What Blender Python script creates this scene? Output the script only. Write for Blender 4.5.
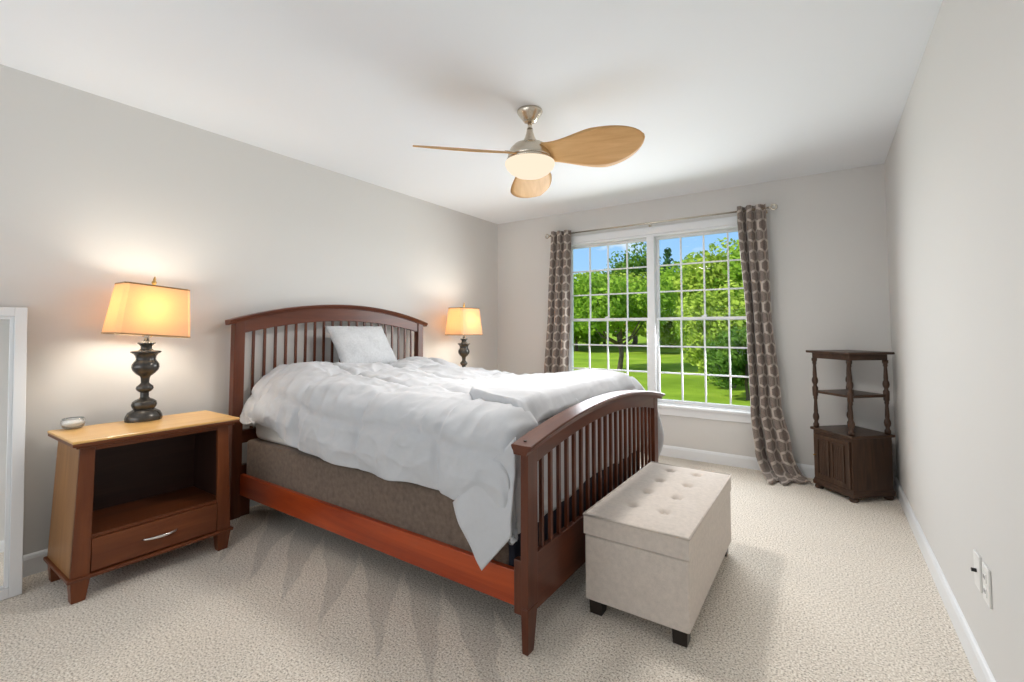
import bpy, bmesh, math, random
from mathutils import Vector, Matrix, noise
random.seed(7)
PI = math.pi
SC = bpy.context.scene
COL = SC.collection
for o in list(bpy.data.objects):
    bpy.data.objects.remove(o)

# ------------------------------------------------------------------ camera
cam_d = bpy.data.cameras.new('camera'); cam = bpy.data.objects.new('camera', cam_d); COL.objects.link(cam)
cam_d.sensor_width = 36.0
cam_d.lens = 461.84 / 1024 * 36.0
cam_d.shift_y = -33.46 / 1024
cam_d.clip_start = 0.05
cam.location = (3.2096, 0.0, 1.1808)
cam.rotation_euler = (PI / 2 + math.radians(2.729), 0, math.radians(34.078))
SC.camera = cam

# ------------------------------------------------------------------ world, sun, daylight, exposure
SC.view_settings.view_transform = 'Standard'
SC.view_settings.look = 'None'
SC.view_settings.gamma = 1.0
SC.view_settings.use_curve_mapping = False
SC.view_settings.exposure = -0.05

def nd(nt, typ, **kw):
    n = nt.nodes.new(typ)
    for k, v in kw.items():
        if k in n.inputs: n.inputs[k].default_value = v
        else: setattr(n, k, v)
    return n

def ramp(nt, fac, stops):
    n = nt.nodes.new('ShaderNodeValToRGB')
    e = n.color_ramp.elements
    while len(e) < len(stops): e.new(0.5)
    for i, (p, c) in enumerate(stops):
        e[i].position = p
        e[i].color = (c[0], c[1], c[2], 1)
    nt.links.new(fac, n.inputs['Fac'])
    return n.outputs['Color']

def build_world():
    w = bpy.data.worlds.new('sky'); SC.world = w; w.use_nodes = True
    nt = w.node_tree; nt.nodes.clear()
    tc = nt.nodes.new('ShaderNodeTexCoord')
    sep = nt.nodes.new('ShaderNodeSeparateXYZ'); nt.links.new(tc.outputs['Generated'], sep.inputs[0])
    sky = ramp(nt, sep.outputs['Z'], [(0.0, (0.74, 0.88, 1.0)), (0.13, (0.36, 0.63, 0.98)), (0.5, (0.14, 0.38, 0.92))])
    mp = nd(nt, 'ShaderNodeMapping'); mp.inputs['Scale'].default_value = (1, 1, 2.2)
    nt.links.new(tc.outputs['Generated'], mp.inputs['Vector'])
    nz = nd(nt, 'ShaderNodeTexNoise', Scale=4.3, Detail=6.0, Roughness=0.55)
    nt.links.new(mp.outputs[0], nz.inputs['Vector'])
    cl = ramp(nt, nz.outputs['Fac'], [(0.47, (0, 0, 0)), (0.60, (1, 1, 1))])
    mx = nt.nodes.new('ShaderNodeMix'); mx.data_type = 'RGBA'
    nt.links.new(cl, mx.inputs['Factor']); nt.links.new(sky, mx.inputs['A']); mx.inputs['B'].default_value = (1.0, 1.0, 1.0, 1)
    bg = nd(nt, 'ShaderNodeBackground', Strength=1.15); nt.links.new(mx.outputs['Result'], bg.inputs['Color'])
    out = nt.nodes.new('ShaderNodeOutputWorld'); nt.links.new(bg.outputs[0], out.inputs['Surface'])
build_world()

def light(name, typ, loc, energy, color=(1, 1, 1), direction=None, parent=None, **kw):
    d = bpy.data.lights.new(name, typ); d.energy = energy; d.color = color
    for k, v in kw.items(): setattr(d, k, v)
    o = bpy.data.objects.new(name, d); COL.objects.link(o); o.location = loc
    if direction is not None: o.rotation_euler = Vector(direction).to_track_quat('-Z', 'Y').to_euler()
    if parent: o.parent = parent
    return o

light('sun', 'SUN', (-10, -10, 20), 5.2, (1.0, 0.96, 0.87), (0.45, 0.62, -0.62), angle=0.01)
# added fill light behind the camera, no window is built there
light('rear_fill', 'AREA', (1.5, -1.5, 1.45), 39, (0.86, 0.93, 1.0), (0, 1, 0.42), spread=math.radians(150), shape='RECTANGLE', size=3.0, size_y=2.0)
# daylight entering at the window in view
light('daylight_window', 'AREA', (1.83, 4.43, 1.28), 48, (0.94, 0.97, 1.0), (0, -1, -0.20), spread=math.radians(155), shape='RECTANGLE', size=1.6, size_y=1.45)

# ------------------------------------------------------------------ materials
def mat(name):
    m = bpy.data.materials.new(name); m.use_nodes = True
    nt = m.node_tree
    return m, nt, nt.nodes['Principled BSDF']

def plain(name, c, rough=0.5, metal=0.0, bump=0.0, bscale=200.0, vary=0.0, vscale=6.0, spec=0.5):
    m, nt, b = mat(name)
    b.inputs['Base Color'].default_value = (*c, 1); b.inputs['Roughness'].default_value = rough
    b.inputs['Metallic'].default_value = metal
    b.inputs['Specular IOR Level'].default_value = spec
    tc = nt.nodes.new('ShaderNodeTexCoord')
    if vary:
        n = nd(nt, 'ShaderNodeTexNoise', Scale=vscale, Detail=4.0); nt.links.new(tc.outputs['Object'], n.inputs['Vector'])
        lo = [x * (1 - vary) for x in c]; hi = [min(1, x * (1 + vary)) for x in c]
        nt.links.new(ramp(nt, n.outputs['Fac'], [(0.3, lo), (0.7, hi)]), b.inputs['Base Color'])
    if bump:
        n = nd(nt, 'ShaderNodeTexNoise', Scale=bscale, Detail=3.0); nt.links.new(tc.outputs['Object'], n.inputs['Vector'])
        bp = nd(nt, 'ShaderNodeBump', Strength=bump, Distance=0.002); nt.links.new(n.outputs['Fac'], bp.inputs['Height'])
        nt.links.new(bp.outputs[0], b.inputs['Normal'])
    return m

def wood(name, c1, c2, axis='z', rough=0.3, scale=14.0, coat=0.25):
    m, nt, b = mat(name)
    tc = nt.nodes.new('ShaderNodeTexCoord')
    mp = nt.nodes.new('ShaderNodeMapping'); s = [scale] * 3; s['xyz'.index(axis)] = scale * 0.09
    mp.inputs['Scale'].default_value = s
    nt.links.new(tc.outputs['Object'], mp.inputs['Vector'])
    n = nd(nt, 'ShaderNodeTexNoise', Scale=1.0, Detail=7.0, Roughness=0.62, Distortion=0.8); nt.links.new(mp.outputs[0], n.inputs['Vector'])
    mid = [(x + y) / 2 for x, y in zip(c1, c2)]
    nt.links.new(ramp(nt, n.outputs['Fac'], [(0.25, c1), (0.5, mid), (0.75, c2)]), b.inputs['Base Color'])
    b.inputs['Roughness'].default_value = rough; b.inputs['Specular IOR Level'].default_value = 0.3
    b.inputs['Coat Weight'].default_value = coat; b.inputs['Coat Roughness'].default_value = 0.18
    bp = nd(nt, 'ShaderNodeBump', Strength=0.06, Distance=0.001); nt.links.new(n.outputs['Fac'], bp.inputs['Height'])
    nt.links.new(bp.outputs[0], b.inputs['Normal'])
    return m

def woods(name, c1, c2, **k):
    return {a: wood(name + '_' + a, c1, c2, axis=a, **k) for a in 'xyz'}

MAHOG = woods('mahogany', (0.060, 0.015, 0.007), (0.155, 0.043, 0.018), rough=0.32, coat=0.2)
MAHOGLIT = woods('rail_mahogany', (0.22, 0.022, 0.006), (0.52, 0.085, 0.018), rough=0.3, coat=0.3, scale=9.0)  # bed mahogany with the light on the side rails painted in
CHERRY = woods('cherry', (0.095, 0.024, 0.009), (0.225, 0.066, 0.021), rough=0.34, coat=0.12)
CHERRYLITSIDE = woods('golden_side_veneer', (0.24, 0.105, 0.034), (0.42, 0.21, 0.075), rough=0.34, coat=0.15)  # same cherry, light falling on the case sides painted in as gold
CHERRYLAMPLIT = woods('cherry_top', (0.70, 0.38, 0.12), (0.86, 0.54, 0.20), rough=0.3, coat=0.35)  # same cherry, lamp glow on the top painted into its colour
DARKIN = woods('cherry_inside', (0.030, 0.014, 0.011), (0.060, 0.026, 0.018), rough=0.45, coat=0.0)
OAKDARK = woods('antique_oak', (0.024, 0.012, 0.007), (0.095, 0.048, 0.027), rough=0.38, coat=0.1, scale=26.0)
PALEWOOD = woods('fan_maple', (0.60, 0.32, 0.115), (0.80, 0.50, 0.23), rough=0.55, coat=0.0, scale=16.0)

def paint(name, c, bump=0.03):
    return plain(name, c, rough=0.85, bump=bump, bscale=90.0, spec=0.25)
WALL = paint('greige_wall_paint', (0.69, 0.672, 0.645))
CEIL = paint('white_ceiling_paint', (0.85, 0.868, 0.89))
TRIM = plain('white_trim_paint', (0.82, 0.83, 0.84), rough=0.35, bump=0.01)
VINYL = plain('white_window_vinyl', (0.86, 0.87, 0.88), rough=0.3)
NICKEL = plain('brushed_nickel', (0.62, 0.56, 0.47), rough=0.27, metal=1.0, bump=0.05, bscale=300)
STEEL = plain('satin_steel', (0.72, 0.70, 0.67), rough=0.25, metal=1.0)
BRONZE = plain('dark_bronze_resin', (0.075, 0.070, 0.064), rough=0.22, metal=0.55, vary=0.35, vscale=30)
BRASS = plain('aged_brass', (0.50, 0.30, 0.10), rough=0.3, metal=1.0)
BLACKFOOT = plain('espresso_foot', (0.018, 0.012, 0.009), rough=0.35)
NAVY = plain('navy_ticking', (0.010, 0.013, 0.026), rough=0.8, bump=0.2)
PLASTIC = plain('white_plastic', (0.80, 0.79, 0.76), rough=0.4)
DARKHOLE = plain('black_slot', (0.01, 0.01, 0.01), rough=0.6)

def fabric(name, c, weave=420.0, vary=0.12, rough=0.9, bump=0.35, sheen=0.15, crease=0.0):
    m, nt, b = mat(name)
    tc = nt.nodes.new('ShaderNodeTexCoord')
    n = nd(nt, 'ShaderNodeTexNoise', Scale=weave, Detail=2.0); nt.links.new(tc.outputs['Object'], n.inputs['Vector'])
    n2 = nd(nt, 'ShaderNodeTexNoise', Scale=weave * 0.12, Detail=3.0); nt.links.new(tc.outputs['Object'], n2.inputs['Vector'])
    ad = nd(nt, 'ShaderNodeMath', operation='ADD'); nt.links.new(n.outputs['Fac'], ad.inputs[0]); nt.links.new(n2.outputs['Fac'], ad.inputs[1])
    hf = nd(nt, 'ShaderNodeMath', operation='MULTIPLY'); nt.links.new(ad.outputs[0], hf.inputs[0]); hf.inputs[1].default_value = 0.5
    nt.links.new(ramp(nt, hf.outputs[0], [(0.35, [x * (1 - vary) for x in c]), (0.65, [min(1, x * (1 + vary)) for x in c])]), b.inputs['Base Color'])
    b.inputs['Roughness'].default_value = rough; b.inputs['Specular IOR Level'].default_value = 0.2
    b.inputs['Sheen Weight'].default_value = sheen
    bp = nd(nt, 'ShaderNodeBump', Strength=bump, Distance=0.0015); nt.links.new(n.outputs['Fac'], bp.inputs['Height'])
    if crease:
        n3 = nd(nt, 'ShaderNodeTexNoise', Scale=5.5, Detail=4.0, Roughness=0.5, Distortion=1.6, noise_type='RIDGED_MULTIFRACTAL'); nt.links.new(tc.outputs['Object'], n3.inputs['Vector'])
        b2 = nd(nt, 'ShaderNodeBump', Strength=crease, Distance=0.02); nt.links.new(n3.outputs['Fac'], b2.inputs['Height'])
        nt.links.new(b2.outputs[0], bp.inputs['Normal'])
    nt.links.new(bp.outputs[0], b.inputs['Normal'])
    return m
DUVETW = fabric('white_cotton', (0.58, 0.585, 0.60), weave=300, vary=0.02, bump=0.12, crease=0.28)
BLANKW = fabric('white_brushed_cotton', (0.575, 0.58, 0.595), weave=260, vary=0.03, bump=0.2, crease=0.2)
PILLOWG = fabric('pale_grey_pillowcase', (0.56, 0.565, 0.575), weave=75, vary=0.10, bump=0.8, crease=0.15)
MATTW = fabric('mattress_white', (0.74, 0.73, 0.70), weave=200, vary=0.04)
BROWNBOX = fabric('brown_box_fabric', (0.165, 0.122, 0.095), weave=380, vary=0.3)
LINEN = fabric('beige_linen', (0.665, 0.588, 0.52), weave=430, vary=0.09)
LINENTOP = LINEN
PIPING = fabric('beige_piping', (0.60, 0.525, 0.46), weave=400, vary=0.1)

def carpet():
    m, nt, b = mat('beige_cut_pile_carpet')
    tc = nt.nodes.new('ShaderNodeTexCoord')
    def M(op, a, bb=None, c=None):
        n = nt.nodes.new('ShaderNodeMath'); n.operation = op
        for i, v in enumerate((a, bb, c)):
            if v is None: continue
            if isinstance(v, (int, float)): n.inputs[i].default_value = v
            else: nt.links.new(v, n.inputs[i])
        return n.outputs[0]
    n1 = nd(nt, 'ShaderNodeTexNoise', Scale=135.0, Detail=3.0, Roughness=0.65); nt.links.new(tc.outputs['Object'], n1.inputs['Vector'])
    col = ramp(nt, n1.outputs['Fac'], [(0.33, (0.24, 0.195, 0.145)), (0.44, (0.66, 0.58, 0.485)), (0.54, (0.87, 0.79, 0.69)), (0.65, (0.98, 0.93, 0.85))])
    # nap of the pile left by vacuum strokes pushed towards the bed: pointed strokes side by side
    sx = nt.nodes.new('ShaderNodeSeparateXYZ'); nt.links.new(tc.outputs['Object'], sx.inputs[0])
    n2 = nd(nt, 'ShaderNodeTexNoise', Scale=1.6, Detail=3.0); nt.links.new(tc.outputs['Object'], n2.inputs['Vector'])
    n4 = nd(nt, 'ShaderNodeTexNoise', Scale=7.0, Detail=3.0); nt.links.new(tc.outputs['Object'], n4.inputs['Vector'])
    px = M('ADD', M('MULTIPLY_ADD', sx.outputs['Y'], 1.15, sx.outputs['X']), M('MULTIPLY', n2.outputs['Fac'], 0.30))
    tri = M('MULTIPLY', M('ABSOLUTE', M('SUBTRACT', M('FRACT', M('DIVIDE', px, 0.30)), 0.5)), 2.0)
    back = M('DIVIDE', M('SUBTRACT', 1.64, sx.outputs['Y']), 0.50)
    d = M('SUBTRACT', M('ADD', back, M('MULTIPLY', M('SUBTRACT', n4.outputs['Fac'], 0.5), 0.25)), tri)
    wedge = M('SMOOTH_MIN', 1.0, M('MAXIMUM', M('MULTIPLY_ADD', d, 12.0, 0.5), 0.0), 0.1)
    n5 = nd(nt, 'ShaderNodeTexNoise', Scale=3.0, Detail=4.0); nt.links.new(tc.outputs['Object'], n5.inputs['Vector'])
    side = M('MINIMUM', M('MAXIMUM', M('MULTIPLY', M('SUBTRACT', sx.outputs['X'], 2.25), 6.0), 0.0), 1.0)
    lit = M('MAXIMUM', wedge, side)
    nap = M('ADD', M('MULTIPLY', lit, 0.19), M('MULTIPLY_ADD', n5.outputs['Fac'], 0.14, 0.735))
    mx = nt.nodes.new('ShaderNodeMix'); mx.data_type = 'RGBA'; mx.blend_type = 'MULTIPLY'; mx.inputs['Factor'].default_value = 1.0
    cb_ = nt.nodes.new('ShaderNodeCombineColor')
    for k in range(3): nt.links.new(nap, cb_.inputs[k])
    nt.links.new(col, mx.inputs['A']); nt.links.new(cb_.outputs[0], mx.inputs['B'])
    nt.links.new(mx.outputs['Result'], b.inputs['Base Color'])
    b.inputs['Roughness'].default_value = 1.0; b.inputs['Specular IOR Level'].default_value = 0.05; b.inputs['Sheen Weight'].default_value = 0.1
    n3 = nd(nt, 'ShaderNodeTexNoise', Scale=170.0, Detail=2.0, Roughness=0.6); nt.links.new(tc.outputs['Object'], n3.inputs['Vector'])
    bp = nd(nt, 'ShaderNodeBump', Strength=0.5, Distance=0.006); nt.links.new(n3.outputs['Fac'], bp.inputs['Height'])
    nt.links.new(bp.outputs[0], b.inputs['Normal'])
    return m
CARPET = carpet()

def pane_glass():
    m = bpy.data.materials.new('window_glass'); m.use_nodes = True; nt = m.node_tree; nt.nodes.clear()
    t = nd(nt, 'ShaderNodeBsdfTransparent'); t.inputs[0].default_value = (0.97, 0.985, 0.975, 1)
    g = nd(nt, 'ShaderNodeBsdfGlossy', Roughness=0.0)
    fr = nd(nt, 'ShaderNodeFresnel', IOR=1.12)
    mx = nt.nodes.new('ShaderNodeMixShader'); nt.links.new(fr.outputs[0], mx.inputs[0]); nt.links.new(t.outputs[0], mx.inputs[1]); nt.links.new(g.outputs[0], mx.inputs[2])
    o = nt.nodes.new('ShaderNodeOutputMaterial'); nt.links.new(mx.outputs[0], o.inputs[0])
    return m
GLASS = pane_glass()

def cup_glass():
    m = bpy.data.materials.new('votive_glass'); m.use_nodes = True; nt = m.node_tree; b = nt.nodes['Principled BSDF']
    b.inputs['Base Color'].default_value = (0.93, 0.95, 0.95, 1); b.inputs['Transmission Weight'].default_value = 0.85
    b.inputs['Roughness'].default_value = 0.08; b.inputs['IOR'].default_value = 1.45
    return m
CUPGLASS = cup_glass()
WAX = plain('white_wax', (0.80, 0.80, 0.78), rough=0.5)

def shade_mat():
    m = bpy.data.materials.new('linen_lampshade'); m.use_nodes = True; nt = m.node_tree; nt.nodes.clear()
    tc = nt.nodes.new('ShaderNodeTexCoord')
    n = nd(nt, 'ShaderNodeTexNoise', Scale=260.0, Detail=3.0); nt.links.new(tc.outputs['Object'], n.inputs['Vector'])
    c = ramp(nt, n.outputs['Fac'], [(0.3, (0.27, 0.105, 0.022)), (0.7, (0.36, 0.155, 0.042))])
    t = nt.nodes.new('ShaderNodeBsdfTranslucent'); d = nt.nodes.new('ShaderNodeBsdfDiffuse')
    nt.links.new(c, t.inputs[0]); d.inputs[0].default_value = (0.74, 0.64, 0.50, 1)
    mx = nt.nodes.new('ShaderNodeMixShader'); mx.inputs[0].default_value = 0.5
    nt.links.new(t.outputs[0], mx.inputs[1]); nt.links.new(d.outputs[0], mx.inputs[2])
    o = nt.nodes.new('ShaderNodeOutputMaterial'); nt.links.new(mx.outputs[0], o.inputs[0])
    return m
SHADE = shade_mat()
SHADETRIM = fabric('shade_trim', (0.26, 0.17, 0.08), weave=300)

def emit(name, c, s):
    m = bpy.data.materials.new(name); m.use_nodes = True; nt = m.node_tree; nt.nodes.clear()
    e = nd(nt, 'ShaderNodeEmission', Strength=s); e.inputs[0].default_value = (*c, 1)
    o = nt.nodes.new('ShaderNodeOutputMaterial'); nt.links.new(e.outputs[0], o.inputs[0])
    return m
BOWL = emit('lit_opal_glass', (1.0, 0.85, 0.65), 1.08)
BULB = emit('lit_bulb', (1.0, 0.75, 0.42), 1.5)

def hex_fabric():
    m, nt, b = mat('hexagon_trellis_curtain')
    uv = nt.nodes.new('ShaderNodeUVMap'); uv.uv_map = 'UVMap'
    def vm(op, a, bb=None):
        n = nt.nodes.new('ShaderNodeVectorMath'); n.operation = op
        for i, v in enumerate((a, bb)):
            if v is None: continue
            if isinstance(v, tuple): n.inputs[i].default_value = v
            else: nt.links.new(v, n.inputs[i])
        return n
    def mm(op, a, bb=None):
        n = nt.nodes.new('ShaderNodeMath'); n.operation = op
        for i, v in enumerate((a, bb)):
            if v is None: continue
            if isinstance(v, (int, float)): n.inputs[i].default_value = v
            else: nt.links.new(v, n.inputs[i])
        return n.outputs[0]
    R = (1.0, 1.7320508, 1.0); H = (0.5, 0.8660254, 0.5)
    p = uv.outputs[0]
    def cell(off):
        q = vm('ADD', p, off).outputs[0]
        q = vm('MODULO', q, R).outputs[0]
        q = vm('SUBTRACT', q, H).outputs[0]
        return vm('MULTIPLY', q, (1, 1, 0)).outputs[0]
    a = cell((100.0, 173.20508, 0)); c2 = cell((100.5, 173.20508 + 0.8660254, 0))
    la = vm('LENGTH', a).outputs['Value']; lb = vm('LENGTH', c2).outputs['Value']
    lt = mm('LESS_THAN', la, lb)
    mx = nt.nodes.new('ShaderNodeMix'); mx.data_type = 'VECTOR'
    nt.links.new(lt, mx.inputs[0]); nt.links.new(c2, mx.inputs[4]); nt.links.new(a, mx.inputs[5])
    g = vm('ABSOLUTE', mx.outputs[1]).outputs[0]
    dt = vm('DOT_PRODUCT', g, (0.5, 0.8660254, 0)).outputs['Value']
    sx = nt.nodes.new('ShaderNodeSeparateXYZ'); nt.links.new(g, sx.inputs[0])
    d = mm('MAXIMUM', dt, sx.outputs[0])
    tc = nt.nodes.new('ShaderNodeTexCoord')
    n = nd(nt, 'ShaderNodeTexNoise', Scale=150.0, Detail=3.0); nt.links.new(tc.outputs['Object'], n.inputs['Vector'])
    dark = ramp(nt, n.outputs['Fac'], [(0.3, (0.150, 0.115, 0.095)), (0.7, (0.27, 0.215, 0.185))])
    lc = ramp(nt, d, [(0.40, (0, 0, 0)), (0.425, (1, 1, 1))])
    cm = nt.nodes.new('ShaderNodeMix'); cm.data_type = 'RGBA'; nt.links.new(lc, cm.inputs['Factor']); nt.links.new(dark, cm.inputs['A'])
    cm.inputs['B'].default_value = (0.50, 0.43, 0.37, 1)
    nt.links.new(cm.outputs['Result'], b.inputs['Base Color'])
    b.inputs['Roughness'].default_value = 0.75; b.inputs['Sheen Weight'].default_value = 0.2
    return m
HEXF = hex_fabric()

def leaf_mat(name, dark, lightc):
    m = bpy.data.materials.new(name); m.use_nodes = True; nt = m.node_tree; nt.nodes.clear()
    tc = nt.nodes.new('ShaderNodeTexCoord')
    n = nd(nt, 'ShaderNodeTexNoise', Scale=1.6, Detail=5.0, Roughness=0.7); nt.links.new(tc.outputs['Object'], n.inputs['Vector'])
    c = ramp(nt, n.outputs['Fac'], [(0.32, dark), (0.68, lightc)])
    d = nt.nodes.new('ShaderNodeBsdfDiffuse'); t = nt.nodes.new('ShaderNodeBsdfTranslucent')
    nt.links.new(c, d.inputs[0]); nt.links.new(c, t.inputs[0])
    mx = nt.nodes.new('ShaderNodeMixShader'); mx.inputs[0].default_value = 0.35
    nt.links.new(d.outputs[0], mx.inputs[1]); nt.links.new(t.outputs[0], mx.inputs[2])
    o = nt.nodes.new('ShaderNodeOutputMaterial'); nt.links.new(mx.outputs[0], o.inputs[0])
    return m
LEAF_Y = leaf_mat('yellow_green_leaves', (0.18, 0.31, 0.03), (0.56, 0.67, 0.11))
LEAF_M = leaf_mat('mid_green_leaves', (0.13, 0.28, 0.022), (0.42, 0.60, 0.075))
LEAF_D = leaf_mat('dark_green_leaves', (0.055, 0.14, 0.022), (0.22, 0.37, 0.055))
LEAF_C = leaf_mat('conifer_needles', (0.03, 0.08, 0.035), (0.09, 0.19, 0.07))
BARK = plain('bark', (0.14, 0.10, 0.07), rough=0.95, bump=0.6, bscale=20, vary=0.35, vscale=8)

def lawn_mat():
    m, nt, b = mat('mown_lawn')
    tc = nt.nodes.new('ShaderNodeTexCoord')
    n = nd(nt, 'ShaderNodeTexNoise', Scale=0.35, Detail=8.0, Roughness=0.72); nt.links.new(tc.outputs['Object'], n.inputs['Vector'])
    nt.links.new(ramp(nt, n.outputs['Fac'], [(0.3, (0.16, 0.27, 0.02)), (0.52, (0.27, 0.40, 0.035)), (0.72, (0.40, 0.50, 0.06))]), b.inputs['Base Color'])
    b.inputs['Roughness'].default_value = 1.0; b.inputs['Specular IOR Level'].default_value = 0.05
    n2 = nd(nt, 'ShaderNodeTexNoise', Scale=18.0, Detail=5.0); nt.links.new(tc.outputs['Object'], n2.inputs['Vector'])
    bp = nd(nt, 'ShaderNodeBump', Strength=0.8, Distance=0.06); nt.links.new(n2.outputs['Fac'], bp.inputs['Height'])
    nt.links.new(bp.outputs[0], b.inputs['Normal'])
    return m
LAWN = lawn_mat()

# ------------------------------------------------------------------ mesh helpers
def box(bm, x0, x1, y0, y1, z0, z1):
    vs = [bm.verts.new(p) for p in ((x0, y0, z0), (x1, y0, z0), (x1, y1, z0), (x0, y1, z0), (x0, y0, z1), (x1, y0, z1), (x1, y1, z1), (x0, y1, z1))]
    for f in ((3, 2, 1, 0), (4, 5, 6, 7), (0, 1, 5, 4), (1, 2, 6, 5), (2, 3, 7, 6), (3, 0, 4, 7)):
        bm.faces.new([vs[i] for i in f])
    return vs

def frustum(bm, lo, hi, z0, z1):
    """rectangles lo/hi = (x0,x1,y0,y1) at z0 and z1"""
    vs = []
    for (x0, x1, y0, y1), z in ((lo, z0), (hi, z1)):
        vs += [bm.verts.new(p) for p in ((x0, y0, z), (x1, y0, z), (x1, y1, z), (x0, y1, z))]
    for f in ((3, 2, 1, 0), (4, 5, 6, 7), (0, 1, 5, 4), (1, 2, 6, 5), (2, 3, 7, 6), (3, 0, 4, 7)):
        bm.faces.new([vs[i] for i in f])

def lathe(bm, prof, c=(0, 0, 0), n=32, sx=1.0, sy=1.0):
    rings = []
    for r, z in prof:
        if r < 1e-5: rings.append([bm.verts.new((c[0], c[1], c[2] + z))])
        else: rings.append([bm.verts.new((c[0] + sx * r * math.cos(2 * PI * i / n), c[1] + sy * r * math.sin(2 * PI * i / n), c[2] + z)) for i in range(n)])
    for a, b in zip(rings, rings[1:]):
        for i in range(n):
            j = (i + 1) % n
            if len(a) == 1 and len(b) == 1: continue
            if len(a) == 1: bm.faces.new((a[0], b[j], b[i]))
            elif len(b) == 1: bm.faces.new((a[i], a[j], b[0]))
            else: bm.faces.new((a[i], a[j], b[j], b[i]))
    if len(rings[0]) > 1: bm.faces.new(list(reversed(rings[0])))
    if len(rings[-1]) > 1: bm.faces.new(rings[-1])

def tube(bm, pts, r, n=12):
    pts = [Vector(p) for p in pts]; rings = []
    rr = r if isinstance(r, (list, tuple)) else [r] * len(pts)
    up = Vector((0.123, 0.31, 0.94)).normalized()
    for i, p in enumerate(pts):
        t = (pts[min(i + 1, len(pts) - 1)] - pts[max(i - 1, 0)]).normalized()
        a = t.cross(up)
        if a.length < 1e-3: a = t.cross(Vector((1, 0, 0)))
        a.normalize(); b = t.cross(a)
        rings.append([bm.verts.new(p + rr[i] * (math.cos(2 * PI * k / n) * a + math.sin(2 * PI * k / n) * b)) for k in range(n)])
    for A, B in zip(rings, rings[1:]):
        for k in range(n):
            bm.faces.new((A[k], A[(k + 1) % n], B[(k + 1) % n], B[k]))
    bm.faces.new(list(reversed(rings[0]))); bm.faces.new(rings[-1])

def loft(bm, rings, closed=True, caps=True):
    """rings: lists of equal length of points"""
    R = [[bm.verts.new(p) for p in r] for r in rings]
    n = len(R[0])
    for A, B in zip(R, R[1:]):
        for k in range(n if closed else n - 1):
            bm.faces.new((A[k], A[(k + 1) % n], B[(k + 1) % n], B[k]))
    if caps and closed:
        bm.faces.new(list(reversed(R[0]))); bm.faces.new(R[-1])

def grid(bm, P, uvs=None):
    V = [[bm.verts.new(p) for p in row] for row in P]
    uvl = bm.loops.layers.uv.new('UVMap') if uvs else None
    for i in range(len(P) - 1):
        for j in range(len(P[0]) - 1):
            f = bm.faces.new((V[i][j], V[i + 1][j], V[i + 1][j + 1], V[i][j + 1]))
            if uvs:
                for l, (a, b) in zip(f.loops, ((i, j), (i + 1, j), (i + 1, j + 1), (i, j + 1))): l[uvl].uv = uvs[a][b]

def obj(name, bm, m, parent=None, smooth=False, bevel=0.0, world=True, segs=2, recalc=True):
    """links bm as one mesh object; coordinates are world ones when the parent is unrotated"""
    if parent is not None and world:
        bmesh.ops.translate(bm, verts=bm.verts, vec=-W(parent))
    if recalc: bmesh.ops.recalc_face_normals(bm, faces=bm.faces)
    me = bpy.data.meshes.new(name); bm.to_mesh(me); bm.free()
    o = bpy.data.objects.new(name, me); COL.objects.link(o)
    me.materials.append(m)
    if parent is not None: o.parent = parent
    if smooth: me.polygons.foreach_set('use_smooth', [True] * len(me.polygons))
    if bevel:
        b = o.modifiers.new('bevel', 'BEVEL'); b.width = bevel; b.segments = segs; b.limit_method = 'ANGLE'; b.angle_limit = math.radians(40)
        b.harden_normals = False
    return o

def W(o):
    v = Vector(o.location)
    while o.parent is not None:
        o = o.parent; v = v + Vector(o.location)
    return v

def recenter(o):
    """move a single mesh thing's origin to the middle of its base"""
    me = o.data
    xs = [v.co.x for v in me.vertices]; ys = [v.co.y for v in me.vertices]; zs = [v.co.z for v in me.vertices]
    c = Vector(((min(xs) + max(xs)) / 2, (min(ys) + max(ys)) / 2, min(zs)))
    me.transform(Matrix.Translation(-c)); o.location = Vector(o.location) + c
    return o

def tag(o, label=None, cat=None, group=None, kind=None):
    if label: o['label'] = label
    if cat: o['category'] = cat
    if group: o['group'] = group
    if kind: o['kind'] = kind
    return o

def thing(name, label, cat, loc, group=None):
    o = bpy.data.objects.new(name, None); COL.objects.link(o); o.location = loc; o.empty_display_size = 0.1
    return tag(o, label, cat, group)

def copy_tree(o, parent=None):
    c = o.copy(); COL.objects.link(c)
    if parent is not None: c.parent = parent
    for ch in list(o.children): copy_tree(ch, c)
    return c

def B(*a):
    bm = bmesh.new(); box(bm, *a); return bm

def struct(name, bm, m, bevel=0.0, label=None, cat=None):
    o = obj(name, bm, m, bevel=bevel); o['kind'] = 'structure'
    return tag(o, label, cat)

# ------------------------------------------------------------------ room shell
RW, RD, RH, YN = 3.617, 4.438, 2.44, -1.60
WX0, WX1, WZ0, WZ1 = 0.898, 2.764, 0.455, 2.112           # rough opening of the window
struct('floor', B(-0.15, RW + 0.15, YN - 0.15, RD + 0.15, -0.12, 0.0), CARPET, label='beige cut-pile carpet floor with vacuum marks', cat='floor')
struct('ceiling', B(-0.15, RW + 0.15, YN - 0.15, RD + 0.15, RH, RH + 0.14), CEIL, label='plain white ceiling above the bed', cat='ceiling')
struct('wall_left', B(-0.15, 0, YN, RD, 0, RH), WALL, label='greige wall behind the headboard', cat='wall')
struct('wall_right', B(RW, RW + 0.15, YN, RD, 0, RH), WALL, label='greige wall on the right with two white plates', cat='wall')
struct('wall_near', B(-0.15, RW + 0.15, YN - 0.15, YN, 0, RH), WALL, label='greige wall opposite the window', cat='wall')
bm = bmesh.new()
box(bm, -0.15, WX0, RD, RD + 0.15, 0, RH); box(bm, WX1, RW + 0.15, RD, RD + 0.15, 0, RH)
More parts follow.
